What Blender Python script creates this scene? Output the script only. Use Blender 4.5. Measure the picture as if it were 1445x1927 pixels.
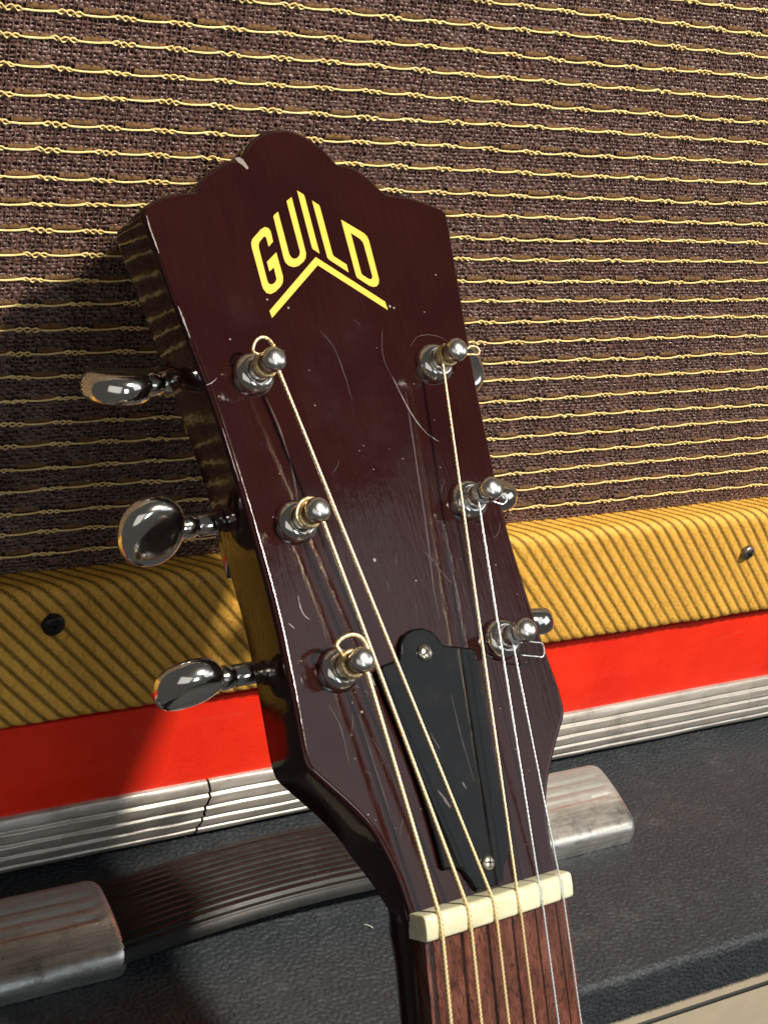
import bpy, math, random
import numpy as np
from mathutils import Vector, Matrix

for o in list(bpy.data.objects): bpy.data.objects.remove(o)
S = bpy.context.scene
COL = S.collection
R = math.radians
rng = np.random.default_rng(7)
random.seed(7)

# ------------------------------------------------------------------ camera
cd = bpy.data.cameras.new('camera'); cam = bpy.data.objects.new('camera', cd); COL.objects.link(cam)
S.camera = cam
rt, upv, fw = Vector((.8207, -.5267, .2199)), Vector((.0757, .4831, .8723)), Vector((.5658, .7001, -.4372))
fw.normalize(); rt = fw.cross(upv).normalized(); upv = rt.cross(fw)
m = Matrix((rt, upv, -fw)).transposed().to_4x4(); m.translation = Vector((-.2222, -.2085, .2300))
cam.matrix_world = m
cd.sensor_fit = 'VERTICAL'; cd.sensor_height = 36.0; cd.sensor_width = 36.0
cd.lens = 3221.7/1927*36
cd.clip_start = .01; cd.clip_end = 50

# ------------------------------------------------------------------ world and lamps
w = bpy.data.worlds.new('World'); S.world = w; w.use_nodes = True
bg = w.node_tree.nodes['Background']
bg.inputs[0].default_value = (1.0, .96, .90, 1); bg.inputs[1].default_value = .062

def lamp(name, direction, dist, size, power, col, target=(.03, .08, .03), shape='DISK', sizey=None):
    d = bpy.data.lights.new(name, 'AREA'); d.shape = shape; d.size = size
    if sizey: d.size_y = sizey
    d.energy = power; d.color = col
    o = bpy.data.objects.new(name, d); COL.objects.link(o)
    v = Vector(direction).normalized(); o.location = Vector(target)+v*dist
    o.rotation_euler = v.to_track_quat('Z', 'Y').to_euler()
    return o
AZ, EL = R(26), R(52)
lamp('key_lamp', (math.sin(AZ)*math.cos(EL), -math.cos(AZ)*math.cos(EL), math.sin(EL)), 1.6, .150, 45, (1, .90, .77))
lamp('side_window_lamp', (.92, -.42, .30), 1.7, .8, 2.6, (.92, .96, 1.0), shape='RECTANGLE', sizey=.7)
lamp('far_window_lamp', (.02, -.95, .29), 1.9, .36, 4.0, (.80, .91, 1.0), shape='RECTANGLE', sizey=.62)
lamp('room_lamp', (-.60, -.71, .38), 1.9, 1.6, 3.6, (1, .97, .93), shape='RECTANGLE', sizey=1.2)
lamp('front_window_lamp', (.57, -.63, .52), 1.8, .80, 2.2, (.86, .93, 1.0), shape='RECTANGLE', sizey=.95)

S.view_settings.view_transform = 'Standard'; S.view_settings.look = 'None'
S.view_settings.exposure = 0; S.view_settings.gamma = 1
S.render.engine = 'CYCLES'
S.cycles.max_bounces = 8; S.cycles.glossy_bounces = 5

# ------------------------------------------------------------------ helpers
def tag(o, label=None, cat=None, group=None, kind=None):
    if label: o['label'] = label
    if cat: o['category'] = cat
    if group: o['group'] = group
    if kind: o['kind'] = kind
    return o
def empty(name, loc=(0, 0, 0)):
    o = bpy.data.objects.new(name, None); COL.objects.link(o); o.location = loc; o.empty_display_size = .02
    return o
def link(name, me, mat, parent=None):
    o = bpy.data.objects.new(name, me); COL.objects.link(o)
    if mat and not len(me.materials): me.materials.append(mat)
    if parent: o.parent = parent
    return o
def mesh(name, V, F, smooth=True):
    me = bpy.data.meshes.new(name); me.from_pydata([tuple(map(float, p)) for p in V], [], [tuple(f) for f in F]); me.validate()
    if smooth: me.polygons.foreach_set('use_smooth', [True]*len(me.polygons))
    return me
def big_mesh(name, V, Q, uv=None):
    """V (n,3) array, Q (k,4) int array of quads"""
    me = bpy.data.meshes.new(name); k = len(Q)
    me.vertices.add(len(V)); me.vertices.foreach_set('co', np.asarray(V, np.float32).ravel())
    me.loops.add(4*k); me.loops.foreach_set('vertex_index', np.asarray(Q, np.int32).ravel())
    me.polygons.add(k); me.polygons.foreach_set('loop_start', np.arange(0, 4*k, 4, dtype=np.int32))
    me.polygons.foreach_set('loop_total', np.full(k, 4, np.int32))
    if uv is not None:
        l = me.uv_layers.new(name='UVMap'); l.data.foreach_set('uv', np.asarray(uv, np.float32)[np.asarray(Q).ravel()].ravel())
    me.polygons.foreach_set('use_smooth', np.ones(k, bool))
    me.update(calc_edges=True); me.validate()
    return me
def grid_quads(nr, nc, off=0, wrap=False):
    r = np.arange(nr-1)[:, None]; c = np.arange(nc if wrap else nc-1)[None, :]; c2 = (c+1) % nc
    return np.stack([off+r*nc+c, off+r*nc+c2, off+(r+1)*nc+c2, off+(r+1)*nc+c], -1).reshape(-1, 4)
def lathe(prof, seg=32, M=None, cap=True):
    """prof: list of (radius, height); axis +Z; returns V, F"""
    V = []; F = []
    for r, h in prof:
        for k in range(seg):
            a = 2*math.pi*k/seg; V.append(Vector((r*math.cos(a), r*math.sin(a), h)))
    for i in range(len(prof)-1):
        for k in range(seg):
            k2 = (k+1) % seg; F.append((i*seg+k, i*seg+k2, (i+1)*seg+k2, (i+1)*seg+k))
    if cap:
        F.append(tuple(reversed(range(seg)))); F.append(tuple(range((len(prof)-1)*seg, len(prof)*seg)))
    if M: V = [M @ p for p in V]
    return V, F
def catmull(P, n=8, closed=False):
    P = [np.array(p, float) for p in P]; out = []; N = len(P)
    for i in range(N if closed else N-1):
        p0 = P[(i-1) % N] if closed or i > 0 else P[0]*2-P[1]
        p1 = P[i]; p2 = P[(i+1) % N]
        p3 = P[(i+2) % N] if closed or i+2 < N else P[-1]*2-P[-2]
        for k in range(n):
            t = k/n
            out.append(.5*(2*p1+(p2-p0)*t+(2*p0-5*p1+4*p2-p3)*t*t+(3*p1-p0-3*p2+p3)*t**3))
    if not closed: out.append(P[-1])
    return out
def tube(P, r, sides=8, caps=True, radii=None):
    P = [Vector(p) for p in P]; V = []; F = []
    t = (P[1]-P[0]).normalized(); a = Vector((0, 0, 1)) if abs(t.z) < .9 else Vector((1, 0, 0))
    nn = (a-t*a.dot(t)).normalized()
    for i, p in enumerate(P):
        t = (P[min(i+1, len(P)-1)]-P[max(i-1, 0)]).normalized()
        nn = (nn-t*nn.dot(t)).normalized(); b = t.cross(nn)
        rr = radii[i] if radii else r
        for k in range(sides):
            q = 2*math.pi*k/sides; V.append(p+(nn*math.cos(q)+b*math.sin(q))*rr)
    for i in range(len(P)-1):
        for k in range(sides):
            k2 = (k+1) % sides; F.append((i*sides+k, i*sides+k2, (i+1)*sides+k2, (i+1)*sides+k))
    if caps:
        F.append(tuple(reversed(range(sides)))); F.append(tuple(range((len(P)-1)*sides, len(P)*sides)))
    return V, F
def join(parts):
    V = []; F = []
    for v, f in parts:
        o = len(V); V += list(v); F += [tuple(i+o for i in q) for q in f]
    return V, F
def area2(P): return sum(P[i][0]*P[(i+1) % len(P)][1]-P[(i+1) % len(P)][0]*P[i][1] for i in range(len(P)))/2
def inset(P, d):
    """shift a counter-clockwise polygon inwards by d"""
    N = len(P); out = []
    for i in range(N):
        a, b, c = np.array(P[i-1]), np.array(P[i]), np.array(P[(i+1) % N])
        e1 = b-a; e2 = c-b; e1 = e1/(np.linalg.norm(e1)+1e-9); e2 = e2/(np.linalg.norm(e2)+1e-9)
        n1 = np.array((-e1[1], e1[0])); n2 = np.array((-e2[1], e2[0])); nn = n1+n2; L = np.linalg.norm(nn)
        nn = nn/L if L > 1e-6 else n1
        out.append(b+nn*d/max(.5, nn@n1))
    for _ in range(3):                        # no folds where the edge is tighter than the shift
        for i in range(N):
            j = (i+1) % N
            if (out[j]-out[i]) @ (np.array(P[j])-np.array(P[i])) <= 0: out[i] = out[j] = (out[i]+out[j])/2
    return [tuple(q) for q in out]
def slab(P, top, bot, bev, seg=3, bottom_bevel=True):
    """rounded-edge plate from a closed outline, top/bot heights"""
    if area2(P) < 0: P = P[::-1]
    N = len(P); rings = []
    for k in range(seg+1):
        a = math.pi/2*k/seg
        rings.append((bev*(1-math.sin(a)), top-bev*(1-math.cos(a))))
    if bottom_bevel:
        for k in range(seg+1):
            a = math.pi/2*k/seg
            rings.append((bev*(1-math.cos(a)), bot+bev*(1-math.sin(a))))
    else: rings.append((0, bot))
    V = []; F = []
    for d, h in rings:
        q = inset(P, d) if d > 1e-9 else P
        V += [Vector((p[0], p[1], h)) for p in q]
    for i in range(len(rings)-1):
        for k in range(N):
            k2 = (k+1) % N; F.append((i*N+k, (i+1)*N+k, (i+1)*N+k2, i*N+k2))
    F.append(tuple(range(N))); F.append(tuple(reversed(range((len(rings)-1)*N, len(rings)*N))))
    return V, F, len(F)-2
def box(x0, x1, y0, y1, z0, z1):
    V = [Vector((x, y, z)) for x in (x0, x1) for y in (y0, y1) for z in (z0, z1)]
    return V, [(0, 1, 3, 2), (4, 6, 7, 5), (0, 4, 5, 1), (2, 3, 7, 6), (0, 2, 6, 4), (1, 5, 7, 3)]
def bandnoise(ny, nx, lo, hi, seed):
    """band-passed random relief, unit variance; lo/hi in cycles per sample"""
    g = np.random.default_rng(seed).standard_normal((ny, nx))
    fy = np.fft.fftfreq(ny)[:, None]; fx = np.fft.fftfreq(nx)[None, :]; fr = np.hypot(fy, fx)
    H = np.exp(-((fr-(lo+hi)/2)/((hi-lo)/2+1e-9))**2)
    n = np.real(np.fft.ifft2(np.fft.fft2(g)*H)); return n/n.std()
def noise1(n, corr, seed):
    g = np.random.default_rng(seed).standard_normal(n+8*corr)
    k = np.hanning(2*corr+1); k /= k.sum(); r = np.convolve(g, k, 'same')[4*corr:4*corr+n]; return r/(r.std()+1e-9)

# ------------------------------------------------------------------ materials
class NT:
    def __init__(s, name):
        s.m = bpy.data.materials.new(name); s.m.use_nodes = True; s.t = s.m.node_tree
        s.b = s.t.nodes['Principled BSDF']
    def n(s, typ, **kw):
        x = s.t.nodes.new(typ)
        for k, v in kw.items(): setattr(x, k, v)
        return x
    def l(s, a, b): s.t.links.new(a, b)
    def setp(s, **kw):
        for k, v in kw.items():
            i = s.b.inputs[k.replace('_', ' ')]
            i.default_value = (*v, 1) if isinstance(v, tuple) and len(i.default_value) == 4 else v
    def coord(s, kind='Object', scale=(1, 1, 1), rot=(0, 0, 0)):
        c = s.n('ShaderNodeTexCoord'); mp = s.n('ShaderNodeMapping')
        mp.inputs['Scale'].default_value = scale; mp.inputs['Rotation'].default_value = rot
        s.l(c.outputs[kind], mp.inputs[0]); return mp.outputs[0]
    def noise(s, vec, scale, detail=4, rough=.55, dist=0):
        x = s.n('ShaderNodeTexNoise'); x.inputs['Scale'].default_value = scale; x.inputs['Detail'].default_value = detail
        x.inputs['Roughness'].default_value = rough; x.inputs['Distortion'].default_value = dist
        s.l(vec, x.inputs['Vector']); return x.outputs['Fac']
    def ramp(s, fac, stops, interp='LINEAR'):
        x = s.n('ShaderNodeValToRGB'); x.color_ramp.interpolation = interp; e = x.color_ramp.elements
        while len(e) < len(stops): e.new(.5)
        for i, (p, c) in enumerate(stops):
            e[i].position = p; e[i].color = (*c, 1) if isinstance(c, tuple) else (c, c, c, 1)
        s.l(fac, x.inputs[0]); return x.outputs[0]
    def mix(s, fac, a, b, typ='MIX'):
        x = s.n('ShaderNodeMix', data_type='RGBA', blend_type=typ)
        for i, v in ((0, fac), (6, a), (7, b)):
            if isinstance(v, (int, float)): x.inputs[i].default_value = v
            elif isinstance(v, tuple): x.inputs[i].default_value = (*v, 1)
            else: s.l(v, x.inputs[i])
        return x.outputs[2]
    def math(s, op, a, b=0, c=None):
        x = s.n('ShaderNodeMath', operation=op)
        for i, v in enumerate((a, b) if c is None else (a, b, c)):
            if isinstance(v, (int, float)): x.inputs[i].default_value = v
            else: s.l(v, x.inputs[i])
        return x.outputs[0]
    def bump(s, h, strength, dist, normal=None):
        x = s.n('ShaderNodeBump'); x.inputs['Strength'].default_value = strength; x.inputs['Distance'].default_value = dist
        s.l(h, x.inputs['Height'])
        if normal: s.l(normal, x.inputs['Normal'])
        return x.outputs[0]
    def to(s, **kw):
        for k, v in kw.items(): s.l(v, s.b.inputs[k.replace('_', ' ')])

def mat_lacquer():
    t = NT('maroon_lacquer'); v = t.coord()
    n1 = t.noise(v, 35, 5); n2 = t.noise(t.coord(scale=(900, 60, 60)), 1, 4, .6)
    c = t.ramp(n1, [(.3, (.016, .0036, .0033)), (.7, (.025, .0056, .0049))])
    c = t.mix(t.ramp(n2, [(.35, 0.0), (.75, .35)]), c, (.009, .0024, .0027)); t.to(Base_Color=c)
    t.setp(Roughness=.6, Coat_Weight=1.0, Coat_IOR=1.5, Specular_IOR_Level=0.0)
    hz = t.noise(v, 60, 6, .65); hz2 = t.noise(v, 14, 3)
    r = t.math('MULTIPLY', t.ramp(hz, [(.35, .35), (.72, 1.0)]), t.ramp(hz2, [(.3, .07), (.7, .22)]))
    t.to(Coat_Roughness=r)
    fine = t.noise(t.coord(scale=(1, .10, 1), rot=(0, 0, .35)), 1800, 2, .5)
    b = t.bump(t.noise(v, 120, 3), .10, .0004)
    b = t.bump(n2, .10, .0003, b)
    b = t.bump(t.ramp(fine, [(.60, 0.0), (.68, 1.0)]), .05, .0001, b)
    t.l(b, t.b.inputs['Coat Normal'])
    return t.m
def simple(name, col, rough=.5, metal=0., spec=.5, coat=0., bump=None, var=None):
    t = NT(name); t.setp(Base_Color=col, Roughness=rough, Metallic=metal, Coat_Weight=coat, Coat_Roughness=.08)
    t.setp(Specular_IOR_Level=spec); v = t.coord()
    sc, amt = var or (80, .15)
    t.to(Base_Color=t.mix(t.noise(v, sc, 5), tuple(c*(1-amt) for c in col), tuple(min(1, c*(1+amt)) for c in col)))
    if bump: t.to(Normal=t.bump(t.noise(v, bump[0], 4), bump[1], bump[2]))
    return t.m
def mat_chrome(name='nickel_plate', col=(.92, .89, .84), r0=.09, r1=.19):
    t = NT(name); v = t.coord(); t.setp(Metallic=1.0)
    n = t.noise(v, 400, 5, .65)
    t.to(Base_Color=t.mix(n, tuple(c*.86 for c in col), col), Roughness=t.ramp(t.noise(v, 160, 5), [(.35, r0), (.75, r1)]))
    t.to(Normal=t.bump(t.noise(v, 200, 2), .02, .0002))
    return t.m
def mat_weave():
    t = NT('brown_weave'); v = t.coord()
    n = t.noise(v, 700, 3); n2 = t.noise(v, 60, 3); n3 = t.noise(t.coord(scale=(1, 1, 5)), 420, 2)
    c = t.ramp(n, [(.3, (.068, .032, .024)), (.55, (.140, .073, .057)), (.75, (.26, .160, .130))])
    c = t.mix(t.ramp(n3, [(.60, 0.0), (.72, .8)]), c, (.34, .26, .25))
    t.to(Base_Color=t.mix(t.ramp(n2, [(.3, 0.0), (.7, .4)]), c, (.06, .03, .028)))
    t.setp(Roughness=.34, Specular_IOR_Level=.55); return t.m
def mat_gold():
    t = NT('gold_thread'); v = t.coord()
    n = t.noise(v, 500, 4); f = t.noise(t.coord(scale=(1, 1, 6)), 900, 2)
    c = t.ramp(n, [(.3, (.84, .60, .20)), (.7, (.98, .83, .40))])
    t.to(Base_Color=t.mix(t.ramp(f, [(.5, 0.0), (.7, .35)]), c, (.58, .36, .11))); t.setp(Roughness=.38, Specular_IOR_Level=.6)
    t.to(Normal=t.bump(f, .35, .0003)); return t.m
def mat_satin():
    t = NT('satin_underthread'); v = t.coord(scale=(1, 1, 14))
    t.to(Base_Color=t.ramp(t.noise(v, 300, 3), [(.3, (.115, .062, .024)), (.7, (.21, .122, .052))])); t.setp(Roughness=.75, Specular_IOR_Level=.1); return t.m
def mat_tweed():
    t = NT('tweed'); u = t.n('ShaderNodeUVMap').outputs[0]; sp = t.n('ShaderNodeSeparateXYZ'); t.l(u, sp.inputs[0])
    U, Vv = sp.outputs[0], sp.outputs[1]; v = t.coord()
    wob = t.math('MULTIPLY', t.math('SUBTRACT', t.noise(v, 900, 2), .5), .16)
    ph = t.math('FRACT', t.math('ADD', U, wob))
    saw = t.math('MULTIPLY', t.math('PINGPONG', t.math('MULTIPLY', Vv, 1.0), .5), .42)
    d = t.math('ABSOLUTE', t.math('SUBTRACT', ph, .5))           # 0 at the dark yarns
    e = t.math('SUBTRACT', d, saw)
    dark = t.ramp(e, [(.00, 1.0), (.11, 0.0)])
    n = t.noise(v, 1200, 3); big = t.noise(v, 22, 3)
    yel = t.ramp(n, [(.25, (.60, .28, .030)), (.55, (.76, .40, .050)), (.8, (.86, .53, .13))])
    yel = t.mix(t.ramp(big, [(.35, 0.0), (.7, .35)]), yel, (.60, .30, .05))
    brn = t.ramp(n, [(.3, (.11, .060, .011)), (.7, (.27, .155, .025))])
    yel = t.mix(t.math('MULTIPLY', t.math('PINGPONG', Vv, .5), .9), yel, (.95, .62, .16)); yel = t.mix(t.ramp(t.noise(t.coord(scale=(1, 1, .3)), 700, 2), [(.5, 0.0), (.7, .45)]), yel, (.40, .20, .02))
    t.to(Base_Color=t.mix(dark, yel, brn)); t.setp(Roughness=.62, Specular_IOR_Level=.25)
    t.to(Normal=t.bump(n, .4, .0004)); return t.m
def mat_red():
    t = NT('red_vinyl'); v = t.coord(); n = t.noise(v, 38, 6, .65)
    c = t.ramp(n, [(.3, (.74, .020, .007)), (.7, (.90, .034, .010))])
    t.to(Base_Color=t.mix(t.ramp(t.noise(t.coord(scale=(.25, 1, 1)), 150, 5, .7), [(.62, 0.0), (.8, .5)]), c, (.60, .10, .06))); t.setp(Roughness=.42, Specular_IOR_Level=.35)
    sc = t.noise(t.coord(scale=(.12, 1, 1), rot=(0, .25, 0)), 260, 4, .7); t.to(Roughness=t.ramp(sc, [(.45, .34), (.72, .62)]))
    t.to(Normal=t.bump(t.noise(v, 1100, 4), .35, .0003, t.bump(t.noise(v, 25, 2), .25, .002))); return t.m
def mat_alu():
    t = NT('ribbed_aluminium'); v = t.coord(scale=(.05, 1, 1)); v2 = t.coord(); t.setp(Metallic=.6)
    st = t.noise(v, 1400, 5, .7); bl = t.noise(v2, 90, 6, .7)
    c = t.ramp(st, [(.25, (.34, .32, .285)), (.55, (.60, .565, .505)), (.8, (.80, .765, .70))])
    c = t.mix(t.ramp(bl, [(.52, 0.0), (.74, .75)]), c, (.26, .225, .18))
    t.to(Base_Color=c, Roughness=t.ramp(st, [(.3, .46), (.7, .28)]))
    t.to(Normal=t.bump(st, .22, .0002)); return t.m
def mat_cap():
    t = NT('worn_plated_cap'); v = t.coord(scale=(.08, 1, 1)); v2 = t.coord()
    st = t.noise(v, 900, 5, .7); bl = t.noise(v2, 130, 6, .7); fl = t.noise(t.coord(rot=(0, 0, .6), scale=(1, .1, 1)), 500, 4)
    c = t.ramp(st, [(.25, (.34, .34, .32)), (.6, (.68, .68, .65)), (.85, (.90, .89, .86))])
    c = t.mix(t.ramp(bl, [(.52, 0.0), (.72, .7)]), c, (.24, .20, .16))
    sp = t.n('ShaderNodeSeparateXYZ'); t.l(v2, sp.inputs[0])               # dull dusty grey along the back, added to mute the red reflection
    mr = t.n('ShaderNodeMapRange'); t.l(sp.outputs[1], mr.inputs[0]); mr.inputs[1].default_value = .101; mr.inputs[2].default_value = .111
    back_dull = t.math('MULTIPLY', mr.outputs[0], t.ramp(t.noise(v, 500, 5, .7), [(.3, 1.0), (.75, .55)]))
    t.to(Base_Color=t.mix(back_dull, c, (.20, .215, .20)), Roughness=t.math('ADD', t.ramp(bl, [(.3, .22), (.7, .45)]), t.math('MULTIPLY', back_dull, .35)))
    t.to(Metallic=t.math('SUBTRACT', .9, t.math('MULTIPLY', back_dull, .85)))
    t.to(Normal=t.bump(fl, .15, .0003)); return t.m
def mat_tolex():
    t = NT('black_tolex'); v = t.coord(); n = t.noise(v, 1500, 4); d = t.noise(v, 45, 5, .65); gr = t.noise(v, 420, 5, .7)
    c = t.ramp(n, [(.3, (.018, .022, .027)), (.7, (.040, .048, .057))])
    dust = t.math('MULTIPLY', t.ramp(d, [(.50, 0.0), (.78, .8)]), t.ramp(gr, [(.40, 0.0), (.66, .6)]))
    t.to(Base_Color=t.mix(dust, c, (.13, .135, .14)), Roughness=t.ramp(n, [(.3, .40), (.7, .6)])); t.setp(Specular_IOR_Level=.32)
    t.to(Normal=t.bump(t.noise(v, 1400, 3), .5, .0006, t.bump(gr, .4, .0006))); return t.m
def mat_rubber():
    t = NT('black_strap'); v = t.coord(scale=(.06, 1, 1)); n = t.noise(v, 700, 4); d = t.noise(t.coord(), 90, 5, .7)
    c = t.ramp(n, [(.3, (.004, .0045, .0045)), (.75, (.016, .017, .017))])
    t.to(Base_Color=t.mix(t.ramp(d, [(.52, 0.0), (.8, .5)]), c, (.034, .031, .028)), Roughness=t.ramp(d, [(.3, .28), (.7, .48)])); t.setp(Specular_IOR_Level=.3); return t.m
def mat_bone():
    t = NT('aged_bone'); v = t.coord(); n = t.noise(v, 160, 4)
    t.to(Base_Color=t.ramp(n, [(.3, (.54, .53, .34)), (.7, (.72, .71, .53))])); t.setp(Roughness=.24, Coat_Weight=.5, Coat_Roughness=.08)
    t.setp(Subsurface_Weight=.3, Subsurface_Radius=(.002, .0015, .0008), Subsurface_Scale=1.0); return t.m
def mat_rosewood():
    t = NT('rosewood'); v = t.coord(scale=(1, .045, 1)); g = t.noise(v, 420, 6, .65, .6); p = t.noise(t.coord(scale=(1, .03, 1)), 2600, 3, .6); big = t.noise(t.coord(scale=(1, .15, 1)), 90, 3)
    c = t.ramp(g, [(.3, (.034, .012, .008)), (.5, (.115, .036, .021)), (.72, (.22, .076, .044))])
    c = t.mix(t.ramp(big, [(.4, 0.0), (.65, .6)]), c, (.070, .028, .023))
    t.to(Base_Color=t.mix(t.ramp(p, [(.54, 0.0), (.64, .85)]), c, (.018, .007, .006)), Roughness=t.ramp(g, [(.3, .26), (.7, .4)]))
    t.to(Normal=t.bump(p, .3, .0003)); return t.m
def mat_string(name, a, b, rough):
    t = NT(name); t.setp(Metallic=1.0, Roughness=rough); u = t.n('ShaderNodeUVMap').outputs[0]
    wv = t.n('ShaderNodeTexWave', bands_direction='DIAGONAL'); wv.inputs['Scale'].default_value = 1.0; t.l(u, wv.inputs[0])
    t.to(Base_Color=t.mix(wv.outputs['Fac'], a, b), Normal=t.bump(wv.outputs['Fac'], .2, .0002)); t.setp(Metallic=.75); return t.m
def mat_cover():
    t = NT('black_plastic'); t.setp(Specular_IOR_Level=.32); v = t.coord(); d = t.noise(v, 110, 6, .7); gr = t.noise(t.coord(scale=(1, .05, 1)), 300, 3)
    t.to(Base_Color=t.ramp(d, [(.5, (.0035, .0037, .004)), (.85, (.010, .010, .011))]), Roughness=t.ramp(d, [(.35, .07), (.75, .20)]))
    t.to(Normal=t.bump(gr, .12, .0004)); return t.m

LAC = mat_lacquer(); CHR = mat_chrome(); WEAVE = mat_weave(); GOLD = mat_gold(); SATIN = mat_satin(); TWEED = mat_tweed()
RED = mat_red(); ALU = mat_alu(); CAPM = mat_cap(); TOLEX = mat_tolex(); STRAP = mat_rubber(); BONE = mat_bone(); ROSE = mat_rosewood()
BRONZE = mat_string('bronze_winding', (.80, .55, .25), (1.0, .83, .48), .36)
STEEL = mat_string('plain_steel', (.72, .76, .78), (.86, .90, .92), .22)
COVER = mat_cover()
LOGO = simple('gold_leaf', (.86, .52, .055), .45, spec=.3, coat=.8, var=(260, .22))
POSTM = mat_chrome('post_plate', (.95, .92, .87), .20, .32)
SCREWM = mat_chrome('screw_nickel', (.62, .60, .50), .18, .4)
BLACKSCREW = simple('blackened_screw', (.022, .021, .019), .38, metal=.6, bump=(900, .4, .0003))
DULLSCREW = simple('worn_screw', (.20, .19, .17), .34, metal=.8, bump=(900, .5, .0003), var=(700, .6))
BACK = simple('cloth_backing', (.035, .019, .016), .9)
BEIGE = simple('beige_panel', (.50, .42, .31), .55, bump=(900, .15, .0002))
PIPING_GAP = simple('piping_and_crack_shade', (.022, .024, .022), .45)
SCRATCH_L = simple('pale_scratch', (.22, .19, .19), .5, var=(900, .7))
SCRATCH_F = simple('scratch_and_shadow_edge', (.058, .034, .036), .45, var=(500, .5))
SHADE_D = simple('string_shadow_and_recess', (.012, .004, .005), .5)  # dark colour for painted string shadows and the shade in screw recesses
DUST = simple('pale_dust', (.55, .52, .48), .8)
CHIP = simple('bare_chip', (.20, .18, .16), .7, bump=(900, .6, .0005), var=(600, .5))
FRETM = mat_chrome('fret_nickel', (.7, .68, .62), .15, .3)
RUBBERF = simple('rubber_foot', (.015, .015, .015), .7)

# ================================================================== the tweed amplifier
CLOTH_Y = .1435; ROW0 = .1465; PITCH = .00633; KX0 = -.0580; KP = .01390
X0, X1 = -.135, .345; ZB, ZT = -.002, .215
amp = tag(empty('tweed_amplifier', (.10, .20, -.041)), 'old amplifier covered in yellow tweed with a brown and gold striped grille cloth', 'amplifier')
def under(o, parent):                     # parent but keep world coordinates in the mesh
    o.parent = parent; o.matrix_parent_inverse = Matrix.Translation(-Vector(parent.matrix_world.translation if parent.parent else parent.location)); return o
def part(name, me, mat, parent, root):
    o = link(name, me, mat); o.parent = parent
    o.location = -Vector(root.location) if parent is root else (0, 0, 0)
    return o
cloth = part('grille_cloth', mesh('grille_cloth', *box(X0, X1, .1447, .1500, ZB, ZT), smooth=False), BACK, amp, amp)

def weave_mesh():
    Vs = []; Qs = []; off = 0
    vp = .00122                                        # pitch of the upright yarns
    nx = int((X1-X0)/vp*3.2); x = np.linspace(X0, X1, nx)
    rows = np.arange(-10, 24); k = 0
    for r in rows:
        z0 = ROW0-r*PITCH
        if z0-PITCH > ZT or z0 < ZB: continue
        for j in range(5):
            zc = z0-.00085-(j+.35)*(PITCH-.0013)/5
            if zc < .0008 or zc > ZT-.001: continue
            k += 1
            # squeezed towards the middle of each knot column, loose in between
            col = np.cos(2*np.pi*(x-KX0)/KP)
            z = zc+noise1(nx, 9, k)*.00011+noise1(nx, 3, 900+k)*.00010
            over = np.sin(np.pi*x/vp+np.pi*(k % 2)+.7*noise1(nx, 40, 500+k))
            y = .1440-.00026*over-.00010*noise1(nx, 6, 300+k)+.00012*np.clip(col, 0, 1)**3
            hw = .00040*(1+.22*noise1(nx, 5, 700+k))*(1-.22*np.clip(col, 0, 1)**2)
            hw = np.clip(hw, .00015, .0006)
            for dz, dy in ((1, .00022), (0, -.00012), (-1, .00022)):
                Vs.append(np.stack([x, y+dy, z+hw*dz], 1))
            a = off+np.arange(nx-1)
            for s_ in (0, 1):
                Qs.append(np.stack([a+s_*nx, a+(s_+1)*nx, a+(s_+1)*nx+1, a+s_*nx+1], 1))
            off += 3*nx
    nz = 330; z = np.linspace(ZB, ZT, nz); xs = np.arange(X0, X1, vp)
    for i, xc in enumerate(xs):
        xx = xc+noise1(nz, 14, 2000+i)*.00012+random.uniform(-.0002, .0002)
        over = np.sin(2*np.pi*(z-ROW0)/(PITCH/2.5)+np.pi*(i % 2))
        y = .14385+.00016*over
        hw = .00016*random.uniform(.7, 1.5)
        for dx, dy in ((-1, .00012), (0, -.00008), (1, .00012)):
            Vs.append(np.stack([xx+hw*dx, y+dy, z], 1))
        a = off+np.arange(nz-1)
        for s_ in (0, 1):
            Qs.append(np.stack([a+s_*nz, a+(s_+1)*nz, a+(s_+1)*nz+1, a+s_*nz+1], 1))
        off += 3*nz
    return big_mesh('woven_yarn', np.concatenate(Vs), np.concatenate(Qs))
wv = part('woven_yarn', weave_mesh(), WEAVE, cloth, amp); wv['kind'] = 'stuff'

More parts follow.
